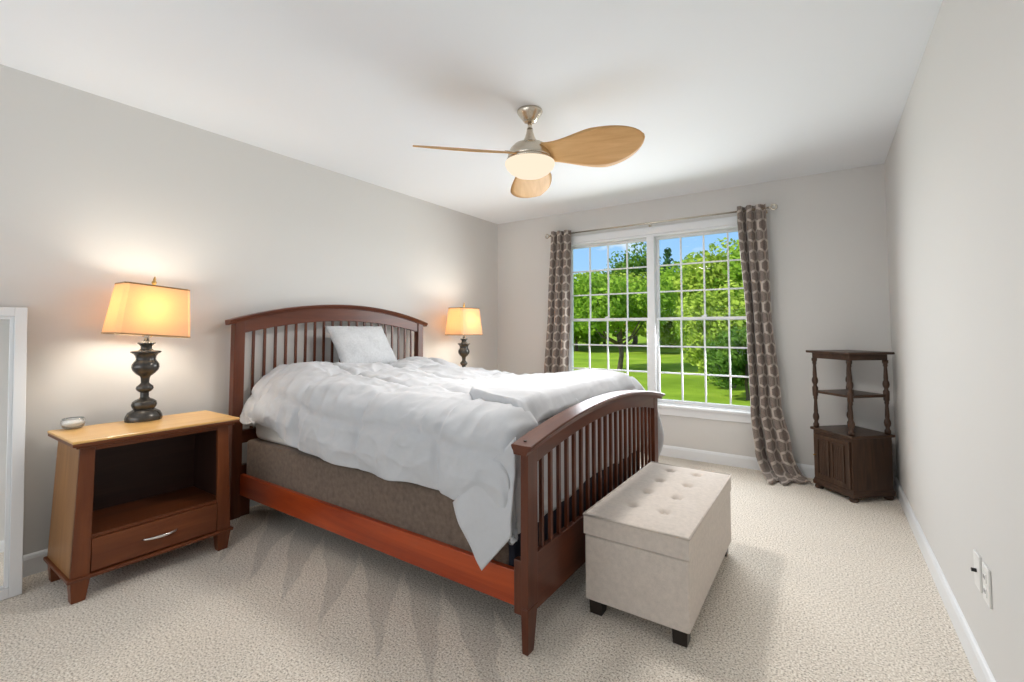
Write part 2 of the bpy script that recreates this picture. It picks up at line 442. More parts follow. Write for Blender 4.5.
box(bm, WX0, WX1, RD, RD + 0.15, 0, WZ0); box(bm, WX0, WX1, RD, RD + 0.15, WZ1, RH)
struct('wall_far', bm, WALL, label='greige wall holding the double window', cat='wall')

def skirting(name, along, a0, a1, face, sgn, label):
    bm = bmesh.new()
    prof = [(0, 0), (0.014, 0), (0.014, 0.078), (0.009, 0.092), (0.004, 0.098), (0, 0.10)]
    rings = []
    for a in (a0, a1):
        rings.append([((face + sgn * d, a, z) if along == 'y' else (a, face + sgn * d, z)) for d, z in prof])
    loft(bm, rings)
    struct(name, bm, TRIM, label=label, cat='baseboard')
skirting('baseboard_left', 'y', YN, RD, 0, 1, 'white baseboard along the wall behind the bed')
skirting('baseboard_right', 'y', YN, RD, RW, -1, 'white baseboard along the right wall')
skirting('baseboard_far', 'x', 0, RW, RD, -1, 'white baseboard below the window')

# ------------------------------------------------------------------ window
win = bpy.data.objects.new('window_1', None); COL.objects.link(win); win.location = ((WX0 + WX1) / 2, RD, WZ0)
tag(win, 'white double window with grid muntins looking on the garden', 'window', kind='structure')
def wpart(name, bm, m, parent=win, **k):
    o = obj(name, bm, m, parent, **k); return o
bm = bmesh.new()                                           # casing on the wall face
box(bm, WX0 - 0.045, WX1 + 0.045, RD - 0.018, RD, WZ1 - 0.01, 2.175)
box(bm, WX0 - 0.045, WX0 + 0.012, RD - 0.018, RD, WZ0, WZ1 - 0.01); box(bm, WX1 - 0.012, WX1 + 0.045, RD - 0.018, RD, WZ0, WZ1 - 0.01)
wpart('window_casing', bm, TRIM, bevel=0.004)
bm = bmesh.new()                                           # jamb lining and central mullion
box(bm, WX0, WX0 + 0.03, RD, RD + 0.14, WZ0, WZ1); box(bm, WX1 - 0.03, WX1, RD, RD + 0.14, WZ0, WZ1)
box(bm, WX0, WX1, RD, RD + 0.14, WZ1 - 0.03, WZ1); box(bm, WX0, WX1, RD, RD + 0.14, WZ0, WZ0 + 0.03)
box(bm, 1.792, 1.864, RD - 0.005, RD + 0.14, WZ0 + 0.03, WZ1 - 0.03)
wpart('window_frame', bm, VINYL, bevel=0.003)
wpart('window_sill', B(WX0 - 0.06, WX1 + 0.06, RD - 0.045, RD + 0.03, WZ0 - 0.004, WZ0 + 0.022), TRIM, bevel=0.006)
wpart('apron', B(WX0 - 0.045, WX1 + 0.045, RD - 0.018, RD, 0.382, WZ0 - 0.004), TRIM, bevel=0.005)
for sx0, sx1 in ((WX0 + 0.03, 1.792), (1.864, WX1 - 0.03)):
    for lo in (True, False):
        z0, z1 = (WZ0 + 0.03, 1.297) if lo else (1.267, WZ1 - 0.03)
        yc = RD + (0.055 if lo else 0.085)
        bm = bmesh.new(); st = 0.024; d = 0.013
        gx0, gx1 = sx0 + st, sx1 - st
        gz0, gz1 = (z0 + 0.032, z1 - 0.024) if lo else (z0 + 0.024, z1 - 0.024)
        box(bm, sx0, gx0, yc - d, yc + d, z0, z1); box(bm, gx1, sx1, yc - d, yc + d, z0, z1)
        box(bm, gx0, gx1, yc - d, yc + d, z0, gz0); box(bm, gx0, gx1, yc - d, yc + d, gz1, z1)
        s = wpart('sash', bm, VINYL, bevel=0.002)
        bm = bmesh.new(); mw = 0.0068
        for k in (1, 2, 3):
            x = gx0 + (gx1 - gx0) * k / 4; box(bm, x - mw, x + mw, yc - 0.008, yc + 0.008, gz0, gz1)
        for k in (1, 2):
            z = gz0 + (gz1 - gz0) * k / 3; box(bm, gx0, gx1, yc - 0.0075, yc + 0.0075, z - mw, z + mw)
        obj('muntin_grid', bm, VINYL, s)
        obj('pane', B(gx0, gx1, yc - 0.002, yc + 0.002, gz0, gz1), GLASS, s)
        if lo:
            bm = bmesh.new(); xm = (sx0 + sx1) / 2; box(bm, xm - 0.02, xm + 0.02, yc - 0.02, yc + 0.012, z1, z1 + 0.012); box(bm, xm - 0.008, xm + 0.025, yc - 0.014, yc + 0.002, z1 + 0.012, z1 + 0.02)
            obj('sash_lock', bm, VINYL, s, bevel=0.002)

# ------------------------------------------------------------------ bed frame
BC = 2.262                                                  # centre of the bed across the wall
bed = thing('bed', 'dark mahogany slatted bed with arched headboard and footboard', 'bed', (1.2, BC, 0))
def arch(y, half, zend, rise):
    t = (y - BC) / half
    return zend + rise * (1 - t * t)
def arch_rail(bm, half, x0, x1, ztop, zbot, n=36):
    rings = []
    for i in range(n + 1):
        y = BC - half + 2 * half * i / n
        rings.append([(x0, y, zbot(y)), (x1, y, zbot(y)), (x1, y, ztop(y)), (x0, y, ztop(y))])
    loft(bm, rings)
def arch_cap(bm, half, prof, ztop, n=40):
    rings = []
    for i in range(n + 1):
        y = BC - half + 2 * half * i / n
        rings.append([(x, y, ztop(y) + dz) for x, dz in prof])
    loft(bm, rings)
# headboard
hz = lambda y: arch(y, 0.88, 1.236, 0.136)
hu = lambda y: arch(y, 0.77, 1.158, 0.088)
for s in (-1, 1):
    y0, y1 = sorted((BC + s * 0.826, BC + s * 0.762))
    bm = bmesh.new(); box(bm, 0.075, 0.130, y0, y1, 0.0, 1.243)
    ya, yb = sorted((BC + s * 0.76, BC + s * 0.70)); box(bm, 0.080, 0.118, ya, yb, 0.0, 0.32)
    obj('headboard_post', bm, MAHOG['z'], bed, bevel=0.003)
bm = bmesh.new(); arch_rail(bm, 0.76, 0.085, 0.122, lambda y: hz(y) - 0.028, hu); obj('headboard_top_rail', bm, MAHOG['y'], bed, bevel=0.002)
bm = bmesh.new(); arch_cap(bm, 0.864, [(0.080, -0.004), (0.083, 0.0), (0.146, 0.0), (0.150, -0.006), (0.146, -0.014), (0.138, -0.022), (0.134, -0.032), (0.088, -0.032), (0.083, -0.02)], hz)
obj('headboard_cap', bm, MAHOG['y'], bed)
NSL = 20
for k in range(NSL):
    y = BC - 0.697 + 1.394 * k / (NSL - 1)
    obj('headboard_slat', B(0.096, 0.109, y - 0.0075, y + 0.0075, 0.53, hu(y) + 0.006), MAHOG['z'], bed)
obj('headboard_mid_rail', B(0.085, 0.125, BC - 0.765, BC + 0.765, 0.46, 0.54), MAHOG['y'], bed, bevel=0.002)
obj('headboard_panel', B(0.092, 0.112, BC - 0.70, BC + 0.70, 0.20, 0.46), MAHOG['y'], bed)
# footboard
fz = lambda y: arch(y, 0.85, 0.757, 0.088)
fu = lambda y: arch(y, 0.725, 0.676, 0.074)
for s in (-1, 1):
    yo, yi = BC + s * 0.80, BC + s * 0.727
    bm = bmesh.new(); y0, y1 = sorted((yo, yi))
    box(bm, 2.258, 2.290, y0, y1, 0.16, arch(BC + s * 0.77, 0.85, 0.737, 0.088))
    lo = (2.264, 2.290, *sorted((yo, BC + s * 0.757))); frustum(bm, lo, (2.258, 2.290, y0, y1), 0.0, 0.16)
    box(bm, 2.226, 2.258, *sorted((yo + s * -0.004, BC + s * 0.765)), 0.13, 0.327)
    obj('footboard_post', bm, MAHOG['z'], bed, bevel=0.003)
bm = bmesh.new(); arch_rail(bm, 0.727, 2.260, 2.288, lambda y: fz(y) - 0.028, fu); obj('footboard_top_rail', bm, MAHOG['y'], bed, bevel=0.002)
bm = bmesh.new(); arch_cap(bm, 0.836, [(2.240, -0.004), (2.243, 0.0), (2.326, 0.0), (2.330, -0.006), (2.325, -0.014), (2.311, -0.022), (2.307, -0.036), (2.252, -0.036), (2.249, -0.022), (2.243, -0.014)], fz)
obj('footboard_cap', bm, MAHOG['y'], bed)
for k in range(NSL):
    y = BC - 0.674 + 1.348 * k / (NSL - 1)
    obj('footboard_slat', B(2.267, 2.281, y - 0.0085, y + 0.0085, 0.335, fu(y) + 0.006), MAHOG['z'], bed)
obj('footboard_panel', B(2.263, 2.286, BC - 0.727, BC + 0.727, 0.13, 0.34), MAHOG['y'], bed, bevel=0.003)
for s in (-1, 1):
    bm = bmesh.new()
    lathe(bm, [(0.0, 0.0), (0.006, 0.0), (0.006, 0.003), (0.0, 0.003)], (2.279, BC + s * 0.80, fz(BC + s * 0.80) + 0.0005), 12)
    obj('plug', bm, BLACKFOOT, bed)
for s in (-1, 1):
    y0, y1 = sorted((BC + s * 0.772, BC + s * 0.748))
    obj('side_rail', B(0.130, 2.226, y0, y1, 0.140, 0.270), MAHOGLIT['x'], bed, bevel=0.003)

# ------------------------------------------------------------------ box spring, mattress
def rbox(bm, x0, x1, y0, y1, z0, z1, r=0.03):
    vs = box(bm, x0, x1, y0, y1, z0, z1)
    bmesh.ops.bevel(bm, geom=list({e for v in vs for e in v.link_edges}), offset=r, segments=4, profile=0.5, affect='EDGES')
bx = thing('box_spring', 'brown fabric box spring resting inside the bed rails', 'box spring', (1.18, BC, 0.2))
bm = bmesh.new(); rbox(bm, 0.150, 2.165, BC - 0.750, BC + 0.750, 0.20, 0.482, 0.02); obj('cover', bm, BROWNBOX, bx, smooth=True)
bm = bmesh.new(); rbox(bm, 2.155, 2.190, BC - 0.738, BC + 0.738, 0.20, 0.50, 0.012); tag(obj('foot_panel', bm, NAVY, bx, smooth=True), 'dark navy end panel')
bm = bmesh.new(); rbox(bm, 0.185, 2.165, BC - 0.725, BC + 0.725, 0.483, 0.735, 0.045)
mt = recenter(obj('mattress', bm, MATTW, smooth=True)); tag(mt, 'white mattress showing under the duvet at the headboard end', 'mattress')

# ------------------------------------------------------------------ duvet
def sm(a, b, x):
    t = max(0.0, min(1.0, (x - a) / (b - a))); return t * t * (3 - 2 * t)
def lerp_tab(tab, x):
    if x <= tab[0][0]: return tab[0][1]
    for (a, va), (b, vb) in zip(tab, tab[1:]):
        if x <= b:
            t = (x - a) / (b - a); t = t * t * (3 - 2 * t); return va + (vb - va) * t
    return tab[-1][1]
def ntx(x, y, z=0.0): return noise.noise(Vector((x, y, z)))
def top_z(x, y):
    z = lerp_tab([(0.10, 0.890), (0.40, 0.916), (0.85, 0.885), (1.3, 0.845), (1.8, 0.825), (2.2, 0.810)], x)
    y += 0.083
    far = sm(2.6, 3.1, y)
    z -= far * 0.055 * sm(0.45, 0.8, x) * (1 - sm(1.0, 1.7, x))
    z += 0.03 * sm(2.7, 3.0, y) * sm(1.6, 1.9, x)
    # the pillows underneath
    z += 0.018 * math.exp(-((y - 1.95) / 0.3) ** 2 - ((x - 0.38) / 0.25) ** 2) + 0.014 * math.exp(-((y - 2.95) / 0.3) ** 2 - ((x - 0.34) / 0.22) ** 2)
    z -= 0.052 * math.exp(-((y - 2.42) / 0.24) ** 2) * (1 - sm(0.3, 0.7, x))
    return z
def near_hem(x):
    return lerp_tab([(0.12, 0.67), (0.28, 0.645), (0.42, 0.605), (0.62, 0.555), (0.9, 0.512), (1.4, 0.488), (1.7, 0.50), (2.0, 0.487), (2.3, 0.47)], x) + 0.012 * ntx(x * 6, 3.3)
def quilt(a, b):
    """stitched boxes: grooves on wavy seam lines, fullness between them; a along the bed, b across it"""
    a += 0.05 * ntx(b * 1.7, a * 1.1, 2.0); b += 0.05 * ntx(a * 1.5, b * 1.2, 5.0)
    pa, pb = 0.52, 0.44
    da = abs((a / pa) % 1.0 - 0.5) * pa; db = abs((b / pb) % 1.0 - 0.5) * pb
    g = math.exp(-(da / 0.018) ** 2) + math.exp(-(db / 0.018) ** 2)
    return 0.014 * min(1, (min(da, db)) / 0.12) - 0.022 * min(1.2, g)
def wrinkle(a, b):
    w = 0
    w += 0.020 * (1 - abs(ntx(a * 2.0 + 0.8 * b, b * 5.2 - 0.7 * a, 1.0))) ** 3
    w += 0.013 * (1 - abs(ntx(a * 8.5 - b * 2, b * 3.0 + a, 9.0))) ** 4
    w += 0.009 * (1 - abs(ntx(a * 6.5 + 3 * b, b * 9.0 - 4 * a, 12.0))) ** 5
    w += 0.005 * ntx(a * 11, b * 13, 4.0)
    return w
def duvet():
    NX, NA, NTOP, NV = 190, 16, 130, 36
    xs = [0.132 + (2.10 - 0.132) * i / NX for i in range(NX + 1)]
    rows = []
    foot = [(0.10 * math.sin(a), 0.10 * (1 - math.cos(a))) for a in [PI / 2 * k / 8 for k in range(1, 9)]] + [(0.10, 0.10 + 0.36 * k / 9) for k in range(1, 10)]
    for ix, (x, dz, sfoot) in enumerate([(x, 0.0, 0.0) for x in xs] + [(2.10 + dx, d, k + 1) for k, (dx, d) in enumerate(foot)]):
        xp = min(x, 2.10)
        puff = math.exp(-((xp - 0.30) / 0.26) ** 2)
        yn = 1.478 + 0.004 * puff + 0.012 * ntx(xp * 4.0, 0.5) ; yf = 3.055 + 0.02 * ntx(xp * 4.0, 7.5) + 0.05 * sm(1.9, 2.15, xp)
        r = 0.16 + 0.17 * puff
        yn += 0.035 * (1 - sm(0.13, 0.24, xp)) ** 2
        hn = near_hem(xp); hf = 0.44 - 0.08 * sm(1.9, 2.2, xp) + 0.012 * ntx(xp * 6, 8.3)
        row = []; L = 0.0
        sec = []
        zt = top_z(xp, yn + r) - r
        for k in range(NV): 
            t = k / NV; z = hn + (zt - hn) * t
            sec.append((yn + 0.016 * (1 - t) ** 2 * math.sin(xp * 15) + 0.02 * (1 - t) * puff, z, (0, -1)))
        for k in range(NA):
            a = PI / 2 * k / NA; sec.append((yn + r * (1 - math.cos(a)), top_z(xp, yn + r) - r + r * math.sin(a), (0 + math.sin(a), -math.cos(a))))
        for k in range(NTOP + 1):
            y = yn + r + (yf - r - yn - r) * k / NTOP; sec.append((y, top_z(xp, y), (1, 0)))
        for k in range(NA - 1, -1, -1):
            a = PI / 2 * k / NA; sec.append((yf - r * (1 - math.cos(a)), top_z(xp, yf - r) - r + r * math.sin(a), (math.sin(a), math.cos(a))))
        ztf = top_z(xp, yf - r) - r
        for k in range(1, 15):
            t = k / 14; sec.append((yf + 0.02 * t * math.sin(xp * 13), ztf + (hf - ztf) * t, (0, 1)))
        prev = None
        for (y, z, (nz_, ny_)) in sec:
            if prev is not None: L += math.hypot(y - prev[0], z - prev[1])
            prev = (y, z)
            s = xp + (x - xp) + dz
            edge = min(1.0, L / 0.10)
            d = (quilt(s, L) + wrinkle(s, L)) * (0.35 + 0.65 * edge)
            zz = z + d * nz_; yy = y + d * ny_
            xx = x
            if dz > 0:
                hem = 0.400 + 0.045 * sm(1.55, 2.1, y) - 0.015 * sm(2.4, 2.9, y) + 0.010 * ntx(y * 5, 2.2)
                zz = max(zz - dz, hem - 0.0006 * sfoot)
                xx = min(x + 0.4 * d, 2.215)
                if yy < 1.53: yy += (1.53 - yy) * 0.35 * sm(0, 0.2, dz)
            row.append((xx, yy, zz))
        rows.append(row)
    bm = bmesh.new(); grid(bm, rows)
    o = obj('duvet', bm, DUVETW, smooth=True, recalc=False)
    m = o.modifiers.new('thickness', 'SOLIDIFY'); m.thickness = 0.022; m.offset = -1
    return o
dv = recenter(duvet())
tag(dv, 'white quilted duvet spread rumpled over the bed', 'duvet')
# corner of the duvet hanging past the hem in front of the foot post
def flap():
    P0 = [Vector(p) for p in ((2.222, 1.490, 0.770), (1.945, 1.468, 0.480), (2.100, 1.450, 0.262), (2.224, 1.462, 0.410))]
    n = 26; rows = []
    for i in range(n + 1):
        u = i / n; row = []
        for j in range(n + 1):
            v = j / n
            a = P0[0].lerp(P0[1], u); b = P0[3].lerp(P0[2], u)
            p = a.lerp(b, v)
            fold = 0.012 * math.sin(6.5 * (p.x * 1.3 - p.z * 0.55) * 2.2) * math.sin(PI * min(1, 0.15 + v)) + 0.006 * ntx(p.x * 12, p.z * 12)
            row.append(p + Vector((0.004 * ntx(p.z * 20, 1), -0.012 - fold - 0.016 * math.sin(PI * v) * u, 0)))
        rows.append(row)
    bm = bmesh.new(); grid(bm, rows)
    o = obj('hanging_corner', bm, DUVETW, dv, smooth=True, recalc=False)
    m = o.modifiers.new('thickness', 'SOLIDIFY'); m.thickness = 0.012; m.offset = 0
flap()
# the far corner of the duvet bulging out past the other foot post
def far_flap():
    A, Bq, C_, D = (Vector(p) for p in ((2.02, 3.095, 0.74), (2.275, 3.080, 0.70), (2.262, 3.150, 0.315), (2.02, 3.125, 0.38)))
    n = 20; rows = []
    for i in range(n + 1):
        u = i / n; row = []
        for j in range(n + 1):
            v = j / n
            p = A.lerp(Bq, u).lerp(D.lerp(C_, u), v)
            b = math.sin(PI * min(1, v * 1.02) ** 1.5) * u
            row.append(p + Vector((0.030 * b, 0.045 * b + 0.006 * ntx(p.x * 9, p.z * 9), 0)))
        rows.append(row)
    bm = bmesh.new(); grid(bm, rows)
    o = obj('hanging_corner', bm, DUVETW, dv, smooth=True, recalc=False)
    m = o.modifiers.new('thickness', 'SOLIDIFY'); m.thickness = 0.012; m.offset = 0
far_flap()

# blanket folded over the foot of the bed
def blanket():
    NY, NXX = 70, 40; rows = []
    def xstart(y):
        return lerp_tab([(1.595, 2.195), (1.65, 2.08), (1.71, 1.88), (1.76, 1.76), (1.84, 1.70), (2.2, 1.65), (3.0, 1.60)], y)
    for i in range(NY + 1):
        y = 1.595 + (3.02 - 1.595) * i / NY; row = []
        xs0 = xstart(y)
        for j in range(NXX + 1):
            t = j / NXX
            tt = t * t * 0.45 + t * 0.55
            x = xs0 + (2.205 - xs0) * tt
            d = x - xs0
            up = 0.052 * (1 - (1 - min(1, d / 0.035)) ** 2) ** 0.5
            up *= 0.55 + 0.45 * (1 - sm(2.4, 3.0, y)) * 1.0
            endy = sm(3.12, 2.95, y) if False else 1 - sm(2.88, 3.02, y)
            z = top_z(x, y) + 0.014 + up + 0.006 * ntx(x * 7, y * 7, 3) + 0.008 * (1 - abs(ntx(x * 3 + y, y * 9, 2.0))) ** 3
            z += 0.018 * endy * sm(0.1, 0.4, d)
            z -= 0.10 * sm(2.12, 2.21, x) ** 2
            if d < 0.03: z -= 0.03 * (1 - d / 0.03)
            z -= (1 - endy) * 0.035
            row.append((x + 0.010 * ntx(y * 9, 4.4) * (1 - t), y, z))
        rows.append(row)
    bm = bmesh.new(); grid(bm, rows)
    bmesh.ops.reverse_faces(bm, faces=bm.faces)
    o = obj('folded_blanket', bm, BLANKW, smooth=True, recalc=False)
    m = o.modifiers.new('thickness', 'SOLIDIFY'); m.thickness = 0.012; m.offset = -1
    return o
tag(recenter(blanket()), 'white blanket folded across the foot of the bed behind the footboard', 'blanket')

# pillow leaning on the headboard
def pillow():
    n = 26; W_, H_, T_ = 0.525, 0.39, 0.13
    bm = bmesh.new(); fr = []; bk = []
    for side in (1, -1):
        rows = []
        for i in range(n + 1):
            row = []
            for j in range(n + 1):
                u = 2 * i / n - 1; v = 2 * j / n - 1
                e = (max(0, 1 - abs(u) ** 2.6) * max(0, 1 - abs(v) ** 2.6)) ** 0.55
                pinch = 1 - 0.07 * (1 - abs(u)) * abs(v) ** 3; pinch2 = 1 - 0.07 * (1 - abs(v)) * abs(u) ** 3
                w = 0.006 * ntx(u * 3 + side, v * 3, 6) * e + 0.004 * ntx(u * 9, v * 9, side * 2.0) * e
                row.append(Vector((side * (T_ / 2 * e + w), u * W_ / 2 * pinch2, v * H_ / 2 * pinch)))
            rows.append(row)
        grid(bm, rows)
    bmesh.ops.remove_doubles(bm, verts=bm.verts, dist=0.0004)
    o = obj('pillow', bm, PILLOWG, smooth=True)
    return o
pl = pillow()
tag(pl, 'pale grey textured pillow propped against the headboard slats', 'pillow')
pl.location = (0.278, 2.306, 1.052)
pl.rotation_euler = (0, math.radians(-36), 0)

# ------------------------------------------------------------------ nightstands
def nightstand(loc, label, group):
    t = thing('nightstand', label, 'nightstand', (0.29, 1.03, 0), group)
    obj('top', B(0.106, 0.514, 0.689, 1.371, 0.688, 0.700), CHERRYLAMPLIT['y'], t, bevel=0.004)
    obj('top_edge', B(0.108, 0.512, 0.691, 1.369, 0.674, 0.688), CHERRY['y'], t, bevel=0.003)
    obj('top_moulding', B(0.118, 0.497, 0.706, 1.354, 0.662, 0.674), CHERRY['y'], t, bevel=0.004)
    # tapered case: wider at its foot
    for s in (-1, 1):
        yt, yb = 1.03 + s * 0.304, 1.03 + s * 0.322; w = 0.052
        bm = bmesh.new()
        frustum(bm, (0.110, 0.478, *sorted((yb, yb - s * 0.020))), (0.120, 0.462, *sorted((yt, yt - s * 0.020))), 0.108, 0.662)
        obj('side_panel', bm, CHERRYLITSIDE['z'], t, bevel=0.002)
        bm = bmesh.new()
        frustum(bm, (0.462, 0.482, *sorted((yb, yb - s * w * 1.25))), (0.446, 0.466, *sorted((yt, yt - s * w))), 0.108, 0.662)
        obj('front_stile', bm, CHERRY['z'], t, bevel=0.002)
    obj('front_rail', B(0.446, 0.464, 0.77, 1.29, 0.642, 0.662), CHERRY['y'], t)
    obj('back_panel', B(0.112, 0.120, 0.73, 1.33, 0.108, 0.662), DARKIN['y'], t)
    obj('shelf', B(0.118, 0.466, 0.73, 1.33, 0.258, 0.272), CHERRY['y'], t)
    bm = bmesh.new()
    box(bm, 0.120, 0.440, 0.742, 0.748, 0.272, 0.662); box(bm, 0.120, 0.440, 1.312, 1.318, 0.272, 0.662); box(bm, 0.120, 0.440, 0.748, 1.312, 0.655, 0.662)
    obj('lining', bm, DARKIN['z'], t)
    dr = obj('drawer', B(0.40, 0.480, 0.776, 1.284, 0.114, 0.256), CHERRY['y'], t, bevel=0.003)
    bm = bmesh.new()
    pts = [(0.480 + 0.026 * math.sin(PI * k / 12) ** 0.6, 1.03 - 0.072 + 0.144 * k / 12, 0.186) for k in range(13)]
    tube(bm, pts, [0.004 + 0.003 * math.sin(PI * k / 12) for k in range(13)], 10)
    tag(obj('handle', bm, STEEL, dr, smooth=True), 'silver bow handle')
    obj('base_moulding', B(0.102, 0.494, 0.696, 1.364, 0.094, 0.110), CHERRY['y'], t, bevel=0.004)
    for sx in (0, 1):
        for s in (-1, 1):
            ye = 1.03 + s * 0.322
            xs = (0.110, 0.166) if sx == 0 else (0.428, 0.486)
            xl = (0.116, 0.158) if sx == 0 else (0.434, 0.474)
            bm = bmesh.new(); frustum(bm, (*xl, *sorted((ye - s * 0.008, ye - s * 0.055))), (*xs, *sorted((ye, ye - s * 0.066))), 0.0, 0.094)
            obj('leg', bm, CHERRY['z'], t, bevel=0.002)
    t.location = loc
    return t
G_NS = 'nightstands beside the bed'
ns = nightstand((0.316, 0.943, 0), 'cherry wood nightstand with open shelf and one drawer, left of the bed', G_NS)
ns2 = copy_tree(ns); ns2.location = (0.316, 3.50, 0); ns2.scale = (1, 1, 0.97)
ns2['label'] = 'cherry wood nightstand hidden behind the far side of the bed by the window wall'

# ------------------------------------------------------------------ table lamps
def table_lamp(loc, label, group):
    t = thing('table_lamp', label, 'lamp', loc, group)
    prof = [(0.0, 0.0), (0.080, 0.0), (0.082, 0.012), (0.079, 0.026), (0.070, 0.044), (0.054, 0.054), (0.046, 0.060), (0.052, 0.070), (0.056, 0.082), (0.052, 0.098), (0.040, 0.108), (0.026, 0.114),
            (0.019, 0.122), (0.019, 0.146), (0.026, 0.150), (0.036, 0.160), (0.039, 0.169), (0.036, 0.180), (0.024, 0.190), (0.018, 0.198), (0.020, 0.222), (0.024, 0.232),
            (0.042, 0.246), (0.056, 0.264), (0.061, 0.280), (0.059, 0.296), (0.052, 0.308), (0.049, 0.312), (0.045, 0.316), (0.043, 0.324), (0.046, 0.338), (0.054, 0.350), (0.067, 0.358), (0.068, 0.364), (0.060, 0.367),
            (0.034, 0.370), (0.025, 0.378), (0.025, 0.390), (0.032, 0.400), (0.040, 0.406), (0.040, 0.411), (0.034, 0.414), (0.014, 0.418), (0.012, 0.424), (0.0, 0.424)]
    bm = bmesh.new(); lathe(bm, prof, t.location, 40, 0.88, 1.0); obj('base', bm, BRONZE, t, smooth=True).modifiers.new('crisp_edges', 'EDGE_SPLIT').split_angle = math.radians(34)
    bm = bmesh.new(); lathe(bm, [(0.0, 0.424), (0.011, 0.424), (0.011, 0.445), (0.016, 0.45), (0.016, 0.505), (0.0, 0.507)], t.location, 20); obj('socket', bm, STEEL, t, smooth=True)
    bm = bmesh.new(); lathe(bm, [(0.0, 0.505), (0.012, 0.508), (0.016, 0.525), (0.026, 0.55), (0.029, 0.57), (0.024, 0.59), (0.012, 0.60), (0.0, 0.602)], t.location, 20); obj('bulb', bm, BULB, t, smooth=True)
    bm = bmesh.new(); x, y, z = t.location
    for s in (-1, 1):
        tube(bm, [(x, y + s * 0.016, z + 0.44), (x, y + s * 0.05, z + 0.50), (x, y + s * 0.055, z + 0.58), (x, y + s * 0.03, z + 0.68), (x, y, z + 0.712)], 0.0022, 8)
    tube(bm, [(x - 0.075, y, z + 0.709), (x + 0.075, y, z + 0.709)], 0.0022, 8); tube(bm, [(x, y - 0.13, z + 0.709), (x, y + 0.13, z + 0.709)], 0.0022, 8)
    obj('harp', bm, BRASS, t)
    bm = bmesh.new(); lathe(bm, [(0.0, 0.709), (0.007, 0.712), (0.006, 0.722), (0.011, 0.730), (0.012, 0.738), (0.006, 0.748), (0.007, 0.754), (0.004, 0.764), (0.0, 0.772)], t.location, 16); obj('finial', bm, BRASS, t, smooth=True)
    # rectangular tapered shade, open above and below
    bm = bmesh.new()
    def ring(hx, hy, zz, c=0.018):
        return [(x + sx * (hx - (c if not a else 0)), y + sy * (hy - (c if a else 0)), z + zz) for sx, sy, a in ((1, -1, 0), (1, -1, 1), (1, 1, 1), (1, 1, 0), (-1, 1, 0), (-1, 1, 1), (-1, -1, 1), (-1, -1, 0))]
    loft(bm, [ring(0.118, 0.166, 0.448), ring(0.090, 0.146, 0.712)], caps=False)
    sh = obj('lamp_shade', bm, SHADE, t)
    for hx, hy, z0, z1 in ((0.1188, 0.1668, 0.446, 0.454), (0.0915, 0.1475, 0.706, 0.714)):
        bm = bmesh.new(); loft(bm, [ring(hx, hy, z0), ring(hx - 0.0006, hy - 0.0006, z1)], caps=False)
        obj('shade_trim', bm, SHADETRIM, sh)
    light('bulb_light', 'POINT', (0, 0, 0.575), 14.5, (1.0, 0.91, 0.79), parent=t, shadow_soft_size=0.085)
    return t
G_TL = 'table lamps on the nightstands'
def tilt(lamp, deg, z):
    R = Matrix.Translation((0, 0, z)) @ Matrix.Rotation(math.radians(deg), 4, 'X') @ Matrix.Translation((0, 0, -z))
    for ch in lamp.children:
        if ch.name.split('.')[0] in ('harp', 'finial', 'lamp_shade', 'bulb', 'socket'):
            ch.location = R.to_translation(); ch.rotation_euler = R.to_euler()
tl = table_lamp((0.196, 0.958, 0.7005), 'lit table lamp with tan shade on the nightstand left of the bed', G_TL)
tl2 = copy_tree(tl); tl2.location = (0.255, 3.520, 0.6795)
tl2['label'] = 'lit table lamp with tan shade on the far side of the bed near the window'

tilt(tl, -4.5, 0.425)
# small glass candle holder
cp = thing('candle_holder', 'small round glass candle holder at the left end of the nightstand top', 'candle holder', (0.168, 0.685, 0.7002))
bm = bmesh.new()
lathe(bm, [(0.0, 0.001), (0.030, 0.001), (0.040, 0.010), (0.046, 0.026), (0.045, 0.042), (0.041, 0.050), (0.038, 0.049), (0.042, 0.040), (0.0425, 0.026), (0.036, 0.012), (0.0, 0.008)], cp.location, 28)
obj('glass', bm, CUPGLASS, cp, smooth=True)
bm = bmesh.new(); lathe(bm, [(0.0, 0.0095), (0.033, 0.0115), (0.039, 0.022), (0.039, 0.030), (0.0, 0.031)], cp.location, 24); obj('candle', bm, WAX, cp, smooth=True)

